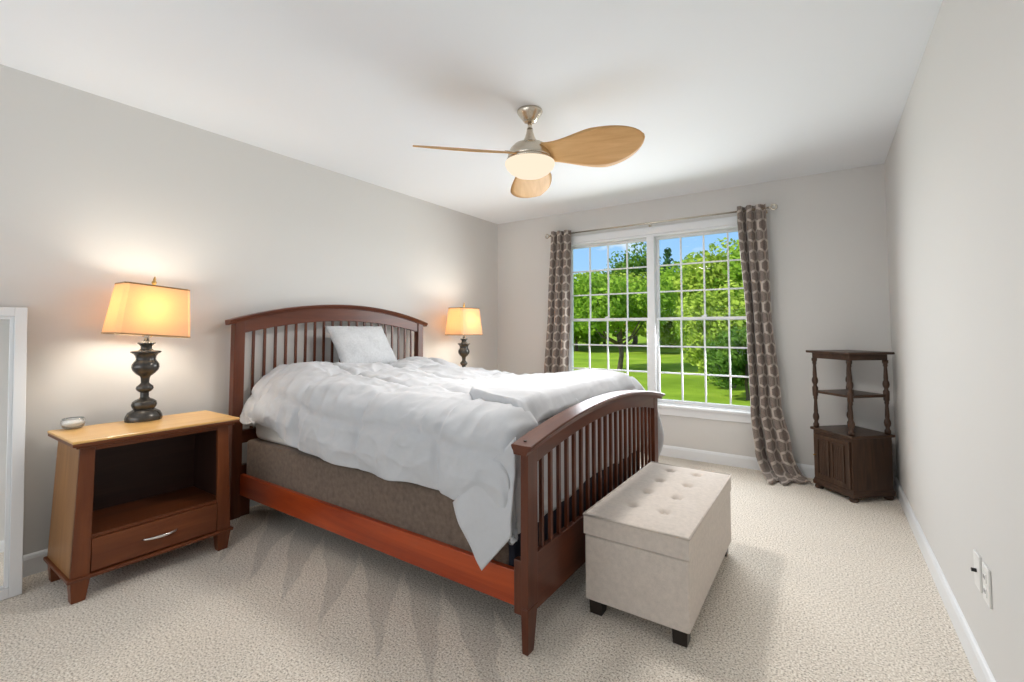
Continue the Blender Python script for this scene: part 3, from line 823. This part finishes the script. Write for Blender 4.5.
# ------------------------------------------------------------------ storage ottoman
OX0, OX1, OY0, OY1 = 2.350, 2.770, 1.816, 2.730
ot = thing('storage_ottoman', 'beige button-tufted storage ottoman at the foot of the bed', 'ottoman', ((OX0 + OX1) / 2, (OY0 + OY1) / 2, 0))
bm = bmesh.new(); rbox(bm, OX0, OX1, OY0, OY1, 0.058, 0.322, 0.008); obj('box', bm, LINEN, ot, smooth=False)
BTN = [(OX0 + 0.139 + 0.138 * i, OY0 + 0.196 + 0.199 * j) for i in (0, 1) for j in range(4)]
def lid():
    bm = bmesh.new(); nx, ny = 66, 140; rows = []
    for i in range(nx + 1):
        row = []
        for j in range(ny + 1):
            u = i / nx; v = j / ny
            x = OX0 - 0.003 + (OX1 - OX0 + 0.006) * u; y = OY0 - 0.003 + (OY1 - OY0 + 0.006) * v
            e = min(x - OX0 + 0.003, OX1 + 0.003 - x, y - OY0 + 0.003, OY1 + 0.003 - y)
            z = 0.404 + 0.012 * (1 - math.exp(-e / 0.05))
            for bx_, by_ in BTN:
                d = math.hypot(x - bx_, y - by_); z -= 0.020 * math.exp(-(d / 0.019) ** 2) + 0.005 * math.exp(-(d / 0.05) ** 2)
            row.append((x, y, z))
        rows.append(row)
    grid(bm, rows)
    bd = [v for v in bm.verts if v.is_boundary]
    ring = [e for e in bm.edges if e.is_boundary]
    g = bmesh.ops.extrude_edge_only(bm, edges=ring)
    for v in [q for q in g['geom'] if isinstance(q, bmesh.types.BMVert)]: v.co.z = 0.326
    low = [e for e in bm.edges if e.is_boundary]
    bmesh.ops.contextual_create(bm, geom=low)
    o = obj('lid', bm, LINENTOP, ot, smooth=False)
    for p in o.data.polygons: p.use_smooth = abs(p.normal.z) > 0.3 and len(p.vertices) == 4
    bm = bmesh.new(); r = 0.0045
    def lp(z): return [(OX0 - 0.003, OY0 - 0.003, z), (OX1 + 0.003, OY0 - 0.003, z), (OX1 + 0.003, OY1 + 0.003, z), (OX0 - 0.003, OY1 + 0.003, z), (OX0 - 0.003, OY0 - 0.003, z)]
    for z in (0.404,):
        L = lp(z)
        for a, b in zip(L, L[1:]): tube(bm, [a, b], r, 8)
    obj('piping', bm, PIPING, o, smooth=True)
    for bx_, by_ in BTN:
        bm = bmesh.new(); lathe(bm, [(0.0, 0.0), (0.011, 0.0), (0.012, 0.004), (0.008, 0.008), (0.0, 0.0095)], (bx_, by_, 0.393), 16); obj('button', bm, PIPING, o, smooth=True)
lid()
for sx in (0, 1):
    for sy in (0, 1):
        x0 = OX0 + 0.012 if sx == 0 else OX1 - 0.012 - 0.058; y0 = OY0 + 0.012 if sy == 0 else OY1 - 0.07
        bm = bmesh.new(); frustum(bm, (x0 + 0.003, x0 + 0.055, y0 + 0.003, y0 + 0.055), (x0, x0 + 0.058, y0, y0 + 0.058), 0.0, 0.059)
        obj('foot', bm, BLACKFOOT, ot, bevel=0.002)

# ------------------------------------------------------------------ curtain rod and curtains
RY, RZ = 4.353, 2.197
rod = thing('curtain_rod', 'thin nickel curtain rod with ring finials above the window', 'curtain rod', (1.80, RY, RZ))
bm = bmesh.new(); tube(bm, [(0.765, RY, RZ), (2.850, RY, RZ)], 0.008, 14); obj('pole', bm, NICKEL, rod, smooth=True)
for s, xe in ((-1, 0.765), (1, 2.850)):
    bm = bmesh.new(); tube(bm, [(xe, RY, RZ), (xe + s * 0.016, RY, RZ)], [0.012, 0.010], 14)
    c = Vector((xe + s * 0.036, RY, RZ)); pts = [c + Vector((0.021 * math.cos(a), 0, 0.021 * math.sin(a))) for a in [2 * PI * k / 24 for k in range(25)]]
    tube(bm, pts, 0.007, 10); obj('finial', bm, NICKEL, rod, smooth=True)
for xe in (0.79, 1.83, 2.82):
    bm = bmesh.new(); tube(bm, [(xe, RY, RZ - 0.010), (xe, RD - 0.004, RZ - 0.010)], 0.005, 10); lathe(bm, [(0, -0.02), (0.014, -0.02), (0.014, 0.012), (0, 0.012)], (xe, RD - 0.006, RZ - 0.01), 14, 1, 0.4)
    obj('bracket', bm, NICKEL, rod)

def curtain(label, xl, xr, cloth_w, folds, ztop, zbot, phase, puddle=None, amp=0.058):
    NU, NV = 120, 96; P = []; U = []
    hexw = 0.100
    for i in range(NU + 1):
        u = i / NU; row = []; ur = []
        for j in range(NV + 1):
            w = j / NV
            z = ztop + (zbot - ztop) * w
            a = amp * (0.72 + 0.28 * w) * (0.8 + 0.35 * math.sin(3 * u + phase))
            ph = 2 * PI * folds * u + phase + 0.5 * math.sin(2.2 * w + 3 * u) * w
            x = lerp_tab(xl, w) + (lerp_tab(xr, w) - lerp_tab(xl, w)) * (u + 0.018 * math.sin(2 * ph))
            y = RY + a * (1.0 - 2.0 * abs(math.sin(ph / 2)) ** 0.75) + 0.006 * ntx(u * 6, w * 5, phase)
            vlen = w * (ztop - zbot)
            if puddle:
                x, y, z = puddle(u, w, x, y, z)
            row.append((x, y, z)); ur.append((u * cloth_w / hexw, -vlen / hexw))
        P.append(row); U.append(ur)
    # cloth coordinates follow the length of the folded cloth
    jr = int(NV * 0.35); acc = 0.0; cum = [0.0]
    for i in range(NU):
        acc += math.hypot(P[i + 1][jr][0] - P[i][jr][0], P[i + 1][jr][1] - P[i][jr][1]); cum.append(acc)
    U = [[(cum[i] / hexw, v[1]) for v in U[i]] for i in range(NU + 1)]
    bm = bmesh.new(); grid(bm, P, U)
    o = obj('curtain', bm, HEXF, smooth=True, recalc=False)
    m = o.modifiers.new('thickness', 'SOLIDIFY'); m.thickness = 0.003; m.offset = 0
    recenter(o)
    return tag(o, label, 'curtain', 'hexagon patterned curtains at the window')
curtain('taupe hexagon patterned curtain on the left side of the window behind the bed',
        [(0, 0.782), (0.35, 0.745), (0.7, 0.70), (1, 0.68)], [(0, 1.012), (0.35, 0.995), (0.7, 0.965), (1, 0.95)], 1.05, 3.0, RZ + 0.035, 0.03, 0.6)
def pud(u, w, x, y, z):
    if w > 0.90:
        t = (w - 0.90) / 0.10
        y -= 0.24 * t ** 1.3 * (0.75 + 0.25 * math.sin(4 * u + 1)); x += 0.035 * t * u - 0.0 * t
        z = max(0.012 + 0.030 * math.sin(PI * t) * (0.6 + 0.4 * math.sin(13 * u)) + 0.012 * (1 - t), z)
    return x, y, z
curtain('taupe hexagon patterned curtain right of the window, trailing on the carpet',
        [(0, 2.617), (0.47, 2.672), (0.75, 2.688), (0.88, 2.715), (1, 2.82)], [(0, 2.832), (0.36, 2.848), (0.70, 2.900), (0.86, 2.965), (1, 3.06)], 1.05, 3.0, RZ + 0.035, -0.10, 1.9, puddle=pud)

# ------------------------------------------------------------------ antique cabinet standing cornerwise by the right wall
CC = Vector((3.347, 4.190, 0))
cb = thing('etagere_cabinet', 'dark carved wood cabinet with open shelves on turned posts in the corner', 'cabinet', CC)
cb.rotation_euler = (0, 0, math.radians(44))
# local frame: -y is the front face looking to the left of the photo's corner; -x/+x sides
S = 0.162
def cbo(name, bm, m, parent=cb, **k): return obj(name, bm, m, parent, world=False, **k)
cbo('body', B(-S, S, -S, S, 0.075, 0.430), OAKDARK['z'])
bm = bmesh.new(); rbox(bm, -S - 0.010, S + 0.010, -S - 0.010, S + 0.010, 0.030, 0.060, 0.006); frustum(bm, (-S - 0.006, S + 0.006, -S - 0.006, S + 0.006), (-S, S, -S, S), 0.060, 0.078); cbo('plinth', bm, OAKDARK['x'])
bm = bmesh.new(); rbox(bm, -S - 0.016, S + 0.016, -S - 0.016, S + 0.016, 0.430, 0.450, 0.006); cbo('cabinet_top', bm, OAKDARK['x'])
# doors on the face looking at the bed (local -x) with linenfold panels
dr = cbo('door', B(-S - 0.012, -S, -S + 0.012, S - 0.012, 0.085, 0.405), OAKDARK['z'], bevel=0.002)
for c in (-0.062, 0.062):
    bm = bmesh.new()
    box(bm, -S - 0.020, -S - 0.012, c - 0.050, c - 0.040, 0.115, 0.375); box(bm, -S - 0.020, -S - 0.012, c + 0.040, c + 0.050, 0.115, 0.375)
    box(bm, -S - 0.020, -S - 0.012, c - 0.040, c + 0.040, 0.115, 0.125); box(bm, -S - 0.020, -S - 0.012, c - 0.040, c + 0.040, 0.365, 0.375)
    for q in range(5):
        yq = c - 0.030 + 0.015 * q; tube(bm, [(-S - 0.012, yq, 0.130), (-S - 0.012, yq, 0.360)], 0.0055, 8)
    obj('linenfold_panel', bm, OAKDARK['z'], dr, world=False)
bm = bmesh.new(); tube(bm, [(-S - 0.012, S - 0.03, 0.25), (-S - 0.03, S - 0.03, 0.25)], [0.004, 0.006], 10); obj('knob', bm, BRASS, dr, world=False)
cbo('shelf', B(-S + 0.006, S - 0.006, -S + 0.006, S - 0.006, 0.706, 0.724), OAKDARK['x'], bevel=0.003)
bm = bmesh.new(); rbox(bm, -S - 0.026, S + 0.026, -S - 0.026, S + 0.026, 1.006, 1.024, 0.006); cbo('tabletop', bm, OAKDARK['x'])
cbo('apron', B(-S + 0.004, S - 0.004, -S + 0.004, S - 0.004, 0.966, 1.006), OAKDARK['x'], bevel=0.003)
def spindle(x, y):
    prof = []
    for z0, h in ((0.450, 0.256), (0.724, 0.242)):
        for f, r in ((0.0, 0.019), (0.10, 0.019), (0.13, 0.013), (0.18, 0.012), (0.24, 0.019), (0.30, 0.021), (0.36, 0.019), (0.42, 0.013), (0.48, 0.014), (0.72, 0.011), (0.80, 0.010), (0.84, 0.015), (0.88, 0.012), (0.92, 0.018), (1.0, 0.018)):
            prof.append((r, z0 + f * h))
    bm = bmesh.new(); lathe(bm, [(0.0, prof[0][1])] + prof + [(0.0, prof[-1][1])], (x, y, 0), 18); cbo('turned_post', bm, OAKDARK['z'], smooth=True)
for sx in (-1, 1):
    for sy in (-1, 1):
        spindle(sx * (S - 0.014), sy * (S - 0.014))
        bm = bmesh.new(); lathe(bm, [(0, 0.0), (0.024, 0.0), (0.030, 0.010), (0.028, 0.022), (0.020, 0.031), (0, 0.031)], (sx * (S - 0.02), sy * (S - 0.02), 0), 18); cbo('bun_foot', bm, OAKDARK['z'], smooth=True)

# ------------------------------------------------------------------ ceiling fan
FC = Vector((1.835, 2.215, RH))
fan = thing('ceiling_fan', 'nickel ceiling fan with three leaf-shaped wood blades and lit glass bowl', 'ceiling fan', (FC.x, FC.y, 2.05))
def fl(name, prof, m, n=40, parent=fan):
    bm = bmesh.new(); lathe(bm, prof, (FC.x, FC.y, 0), n); return obj(name, bm, m, parent, smooth=True)
fl('canopy', [(0.0, 2.439), (0.072, 2.439), (0.074, 2.432), (0.071, 2.424), (0.060, 2.408), (0.046, 2.392), (0.036, 2.376), (0.026, 2.372), (0.0, 2.372)], NICKEL)
fl('downrod', [(0.0, 2.375), (0.0125, 2.375), (0.0125, 2.315), (0.0, 2.315)], NICKEL, 20)
fl('coupling', [(0.0, 2.335), (0.017, 2.335), (0.019, 2.315), (0.026, 2.290), (0.036, 2.268), (0.046, 2.250), (0.048, 2.240), (0.0, 2.240)], NICKEL)
fl('motor_housing', [(0.0, 2.245), (0.060, 2.245), (0.092, 2.234), (0.113, 2.212), (0.124, 2.190), (0.128, 2.165), (0.122, 2.152), (0.0, 2.152)], NICKEL, 48)
fl('light_ring', [(0.0, 2.154), (0.126, 2.154), (0.134, 2.150), (0.134, 2.142), (0.128, 2.138), (0.0, 2.138)], NICKEL, 48)
bw = fl('light_bowl', [(0.130, 2.140), (0.141, 2.136), (0.143, 2.124), (0.134, 2.104), (0.114, 2.082), (0.086, 2.064), (0.050, 2.052), (0.0, 2.048)], BOWL, 48)
def blade(deg):
    R0, R1 = 0.100, 0.660; n = 34; pitch = math.radians(-23.5)
    bm = bmesh.new(); rings = []
    rot = Matrix.Rotation(math.radians(deg), 4, 'Z')
    for i in range(n + 1):
        t = i / n; r = R0 + (R1 - R0) * t
        wl = 0.078 + 0.070 * sm(0.0, 0.58, t)
        if t > 0.5: wl *= max(0.012, 1 - ((t - 0.5) / 0.5) ** 2.0) ** 0.55
        wc = 0.022 * math.sin(PI * t) - 0.055 * t * t
        pts = []
        m = 10
        for k in range(m):
            a = 2 * PI * k / m
            q = math.cos(a); h = math.sin(a)
            c = wc + wl * q; zz = 0.0045 * h
            pts.append((r, c * math.cos(pitch) - zz * math.sin(pitch), c * math.sin(pitch) + zz * math.cos(pitch)))
        pts = [(a_, b_, c_ - 0.060 * t) for a_, b_, c_ in pts]
        rings.append([rot @ Vector(p) + Vector((FC.x, FC.y, 2.178)) for p in pts])
    loft(bm, rings)
    b = obj('blade', bm, PALEWOOD['x'], fan, smooth=True)
    # turn the mesh data into the blade's own frame so that its grain runs along it
    b.data.transform(Matrix.Translation(-(Vector((FC.x, FC.y, 2.178)) - Vector(fan.location)))); b.data.transform(rot.inverted())
    b.location = Vector((FC.x, FC.y, 2.178)) - Vector(fan.location); b.rotation_euler = (0, 0, math.radians(deg))
    bm = bmesh.new(); box(bm, 0.06, 0.15, -0.022, 0.022, -0.002, 0.006); obj('blade_iron', bm, NICKEL, b, world=False, bevel=0.002).rotation_euler = (-math.radians(21.5), 0, 0)
for d in (5, 120, 239): blade(d)
light('fan_light', 'AREA', (0, 0, -0.008), 18, (1.0, 0.975, 0.95), (0, 0, -1), parent=fan, shape='DISK', size=0.25)

# ------------------------------------------------------------------ outlets on the right wall
def plate(yc, zc, name, label):
    t = thing(name, label, 'wall plate', (RW, yc, zc - 0.058))
    bm = bmesh.new(); rbox(bm, RW - 0.007, RW, yc - 0.036, yc + 0.036, zc - 0.058, zc + 0.058, 0.003); obj('plate', bm, PLASTIC, t)
    return t
a = plate(2.1925, 0.373, 'cable_outlet', 'white cable jack plate on the right wall, the farther of two')
bm = bmesh.new(); tube(bm, [(RW - 0.006, 2.1925, 0.373), (RW - 0.020, 2.1925, 0.373)], 0.006, 12); obj('jack', bm, DARKHOLE, a)
a = plate(2.0875, 0.373, 'power_outlet', 'white duplex power outlet on the right wall, the nearer of two plates')
for dz in (-0.022, 0.022):
    bm = bmesh.new(); rbox(bm, RW - 0.0095, RW - 0.006, 2.0875 - 0.015, 2.0875 + 0.015, 0.373 + dz - 0.014, 0.373 + dz + 0.014, 0.0012); s = obj('socket', bm, PLASTIC, a)
    bm = bmesh.new()
    for dy in (-0.006, 0.006): box(bm, RW - 0.0102, RW - 0.009, 2.0875 + dy - 0.0012, 2.0875 + dy + 0.0012, 0.373 + dz - 0.004, 0.373 + dz + 0.007)
    obj('slot', bm, DARKHOLE, s)

# ------------------------------------------------------------------ leaning mirror at the left edge
MIRROR = plain('mirror_silver', (0.88, 0.89, 0.89), rough=0.02, metal=1.0)
mir = thing('floor_mirror', 'tall white framed mirror leaning on the wall left of the nightstand', 'mirror', (0.19, 0.264, 0))
mir.rotation_euler = (0, -math.radians(7.3), 0)
ML, MH, FWD = 0.267, 1.293, 0.042
bm = bmesh.new()
for a in ((-ML, -ML + FWD, 0.0, MH), (ML - FWD, ML, 0.0, MH), (-ML + FWD, ML - FWD, 0.0, FWD), (-ML + FWD, ML - FWD, MH - FWD, MH)):
    box(bm, 0.0, 0.022, *a)
obj('frame', bm, TRIM, mir, world=False, bevel=0.002)
bm = bmesh.new(); e = FWD; q = FWD + 0.014
for a in ((-ML + e, -ML + q, e, MH - e), (ML - q, ML - e, e, MH - e), (-ML + q, ML - q, e, q), (-ML + q, ML - q, MH - q, MH - e)):
    box(bm, 0.0, 0.013, *a)
obj('inner_lip', bm, TRIM, mir, world=False, bevel=0.002)
bm = bmesh.new(); box(bm, 0.003, 0.008, -ML + q, ML - q, q, MH - q); obj('mirror_glass', bm, MIRROR, mir, world=False)

# ------------------------------------------------------------------ garden
def ground_z(x, y):
    t = max(0, y - RD)
    return -0.62 + 0.006 * t + 0.012 * max(0, t - 16)
bm = bmesh.new(); P = []
for i in range(41):
    row = []
    for j in range(41):
        x = -60 + 110 * i / 40; y = RD + 0.16 + 80 * (j / 40) ** 1.5
        row.append((x, y, ground_z(x, y) + (0.05 * ntx(x * 0.3, y * 0.3) if j > 2 else 0)))
    P.append(row)
grid(bm, P); bmesh.ops.recalc_face_normals(bm, faces=bm.faces)
lw = obj('lawn', bm, LAWN, smooth=True, recalc=False)
if lw.data.polygons[0].normal.z < 0: lw.data.flip_normals()
tag(lw, 'bright green mown lawn rising behind the window', 'lawn', kind='structure')

def leaves(n, blobs, size, rng):
    V = []; F = []
    tot = sum(b[3] ** 2 for b in blobs)
    for (cx, cy, cz, r, sz) in blobs:
        k = max(8, int(n * r * r / tot))
        for _ in range(k):
            d = Vector((rng.gauss(0, 1), rng.gauss(0, 1), rng.gauss(0, 1))).normalized()
            rad = r * (0.55 + 0.5 * rng.random() ** 0.5)
            c = Vector((cx + d.x * rad, cy + d.y * rad, cz + d.z * rad * sz))
            nn = (d + Vector((rng.gauss(0, .6), rng.gauss(0, .6), rng.gauss(0, .6) + 0.3))).normalized()
            a = nn.cross(Vector((rng.random(), rng.random(), rng.random() + .1))).normalized(); b = nn.cross(a)
            s = size * (0.6 + 0.8 * rng.random()); i0 = len(V)
            V += [c - a * s, c - b * s * 0.55 + nn * s * 0.12, c + a * s, c + b * s * 0.55 + nn * s * 0.12]; F.append((i0, i0 + 1, i0 + 2, i0 + 3))
    return V, F

CAMP = Vector((3.2096, 0.0, 1.1808)); TH = math.radians(34.078)
def ground_at(px, dep):
    u = (px - 512) / 463.0
    x = CAMP.x + dep * (u * math.cos(TH) - math.sin(TH)); y = CAMP.y + dep * (u * math.sin(TH) + math.cos(TH))
    return Vector((x, y, ground_z(x, y)))

def tree(name, label, cat, px, dep, width, height, trunk, m, seed, n=3200, size=0.16, base=None, shape='round', group='trees and shrubs in the garden'):
    rng = random.Random(seed)
    g = ground_at(px, dep)
    t = thing(name, label, cat, g, group)
    blobs = []
    c0 = trunk
    if shape == 'cone':
        for k in range(34):
            f = k / 33; blobs_r = (1 - f) * width / 2 * 0.75 + 0.30
            for q in range(6 if f < 0.75 else 2):
                a = rng.random() * 6.28; blobs.append((math.cos(a) * (blobs_r - 0.26) * 0.8, math.sin(a) * (blobs_r - 0.26) * 0.8, c0 + (height - c0) * f, blobs_r * 0.6 + 0.1, 0.7))
    else:
        nb = 70
        for k in range(nb):
            d = Vector((rng.gauss(0, 1), rng.gauss(0, 1), rng.gauss(0, 1))).normalized() * rng.random() ** 0.4
            hz_ = (height - c0) / 2; r = min(width, height) * (0.09 + 0.07 * rng.random())
            blobs.append((d.x * (width / 2 - r * .8), d.y * (width / 2 - r * .8), c0 + hz_ + d.z * (hz_ - r * 0.8), r, 0.9))
    V, F = leaves(n, blobs, size, rng)
    me = bpy.data.meshes.new('crown'); me.from_pydata([tuple(v) for v in V], [], F); me.materials.append(m)
    o = bpy.data.objects.new('crown', me); COL.objects.link(o); o.parent = t
    bm = bmesh.new(); r0 = max(0.04, 0.022 * height)
    tube(bm, [(0, 0, -0.1), (0.02 * width, 0, c0 * 0.5), (0, 0.02 * width, c0 + 0.15 * (height - c0)), (0.02 * width, 0, c0 + 0.7 * (height - c0))], [r0 * 1.25, r0, r0 * 0.85, r0 * 0.3], 10)
    if c0 > 0.8 and shape != 'cone':
        for k in range(5):
            a = 6.28 * k / 5 + rng.random(); L = width * 0.3
            tube(bm, [(0, 0, c0 * (0.72 + 0.05 * k)), (math.cos(a) * L * 0.45, math.sin(a) * L * 0.45, c0 * 1.1), (math.cos(a) * L, math.sin(a) * L, c0 + 0.4 * (height - c0))], [r0 * 0.55, r0 * 0.4, r0 * 0.12], 8)
    obj('trunk', bm, BARK, t, world=False, smooth=True)
    return t
# the small spreading tree on the lawn, left pane
tree('orchard_tree', 'small spreading tree on the lawn with bare lower trunk, in the left window', 'tree', 619, 19.5, 5.4, 4.4, 1.30, LEAF_M, 3, n=7500, size=0.105)
# tree line behind
BT = 'broadleaf_tree'
tree(BT, 'mid green tree behind the lawn at the left edge of the window', 'tree', 575, 33, 6.8, 5.9, 0.1, LEAF_M, 11, n=9000, size=0.18)
tree(BT, 'yellow green tree behind the small lawn tree in the left window', 'tree', 603, 39, 7.4, 6.8, 0.1, LEAF_Y, 12, n=9000, size=0.20)
tree(BT, 'tall airy tree whose thin top stands against the sky beside the mullion', 'tree', 634, 42, 7.0, 10.2, 0.6, LEAF_D, 13, n=4200, size=0.17)
tree(BT, 'pale green tree filling the gap behind the mullion', 'tree', 648, 30, 5.6, 5.5, 0.1, LEAF_Y, 14, n=9000, size=0.16)
tree('conifer', 'dark pointed conifer against the sky in the right window', 'tree', 669, 52, 4.2, 10.2, 0.5, LEAF_C, 15, n=9000, size=0.22, shape='cone')
tree(BT, 'light green tree behind the lawn left of the big shrub', 'tree', 671, 36, 6.2, 5.7, 0.1, LEAF_Y, 16, n=9000, size=0.18)
tree(BT, 'tall rounded green tree behind the big shrub in the right window', 'tree', 703, 27, 6.4, 6.4, 0.5, LEAF_M, 17, n=11000, size=0.15)
tree(BT, 'tall yellow green tree at the right edge of the window', 'tree', 741, 22.5, 6.4, 6.6, 0.4, LEAF_Y, 18, n=12000, size=0.13)
tree('garden_shrub', 'big yellow green shrub close to the right window', 'shrub', 730, 14.0, 4.2, 3.5, 0.15, LEAF_Y, 19, n=14000, size=0.075)
tree('garden_shrub', 'dark green shrub growing low in front of the big shrub', 'shrub', 745, 11.6, 2.3, 2.0, 0.10, LEAF_D, 20, n=8000, size=0.06)
tree(BT, 'dark green tree between the lawn and the light trees', 'tree', 690, 45, 7.4, 6.6, 0.1, LEAF_D, 21, n=7000, size=0.2)
tree(BT, 'broad green tree left of the window behind the curtain', 'tree', 540, 36, 8.0, 6.4, 0.2, LEAF_M, 22, n=8000, size=0.19)
tree(BT, 'broad green tree right of the window behind the curtain', 'tree', 795, 19, 6.0, 6.6, 0.4, LEAF_M, 23, n=8000, size=0.14)
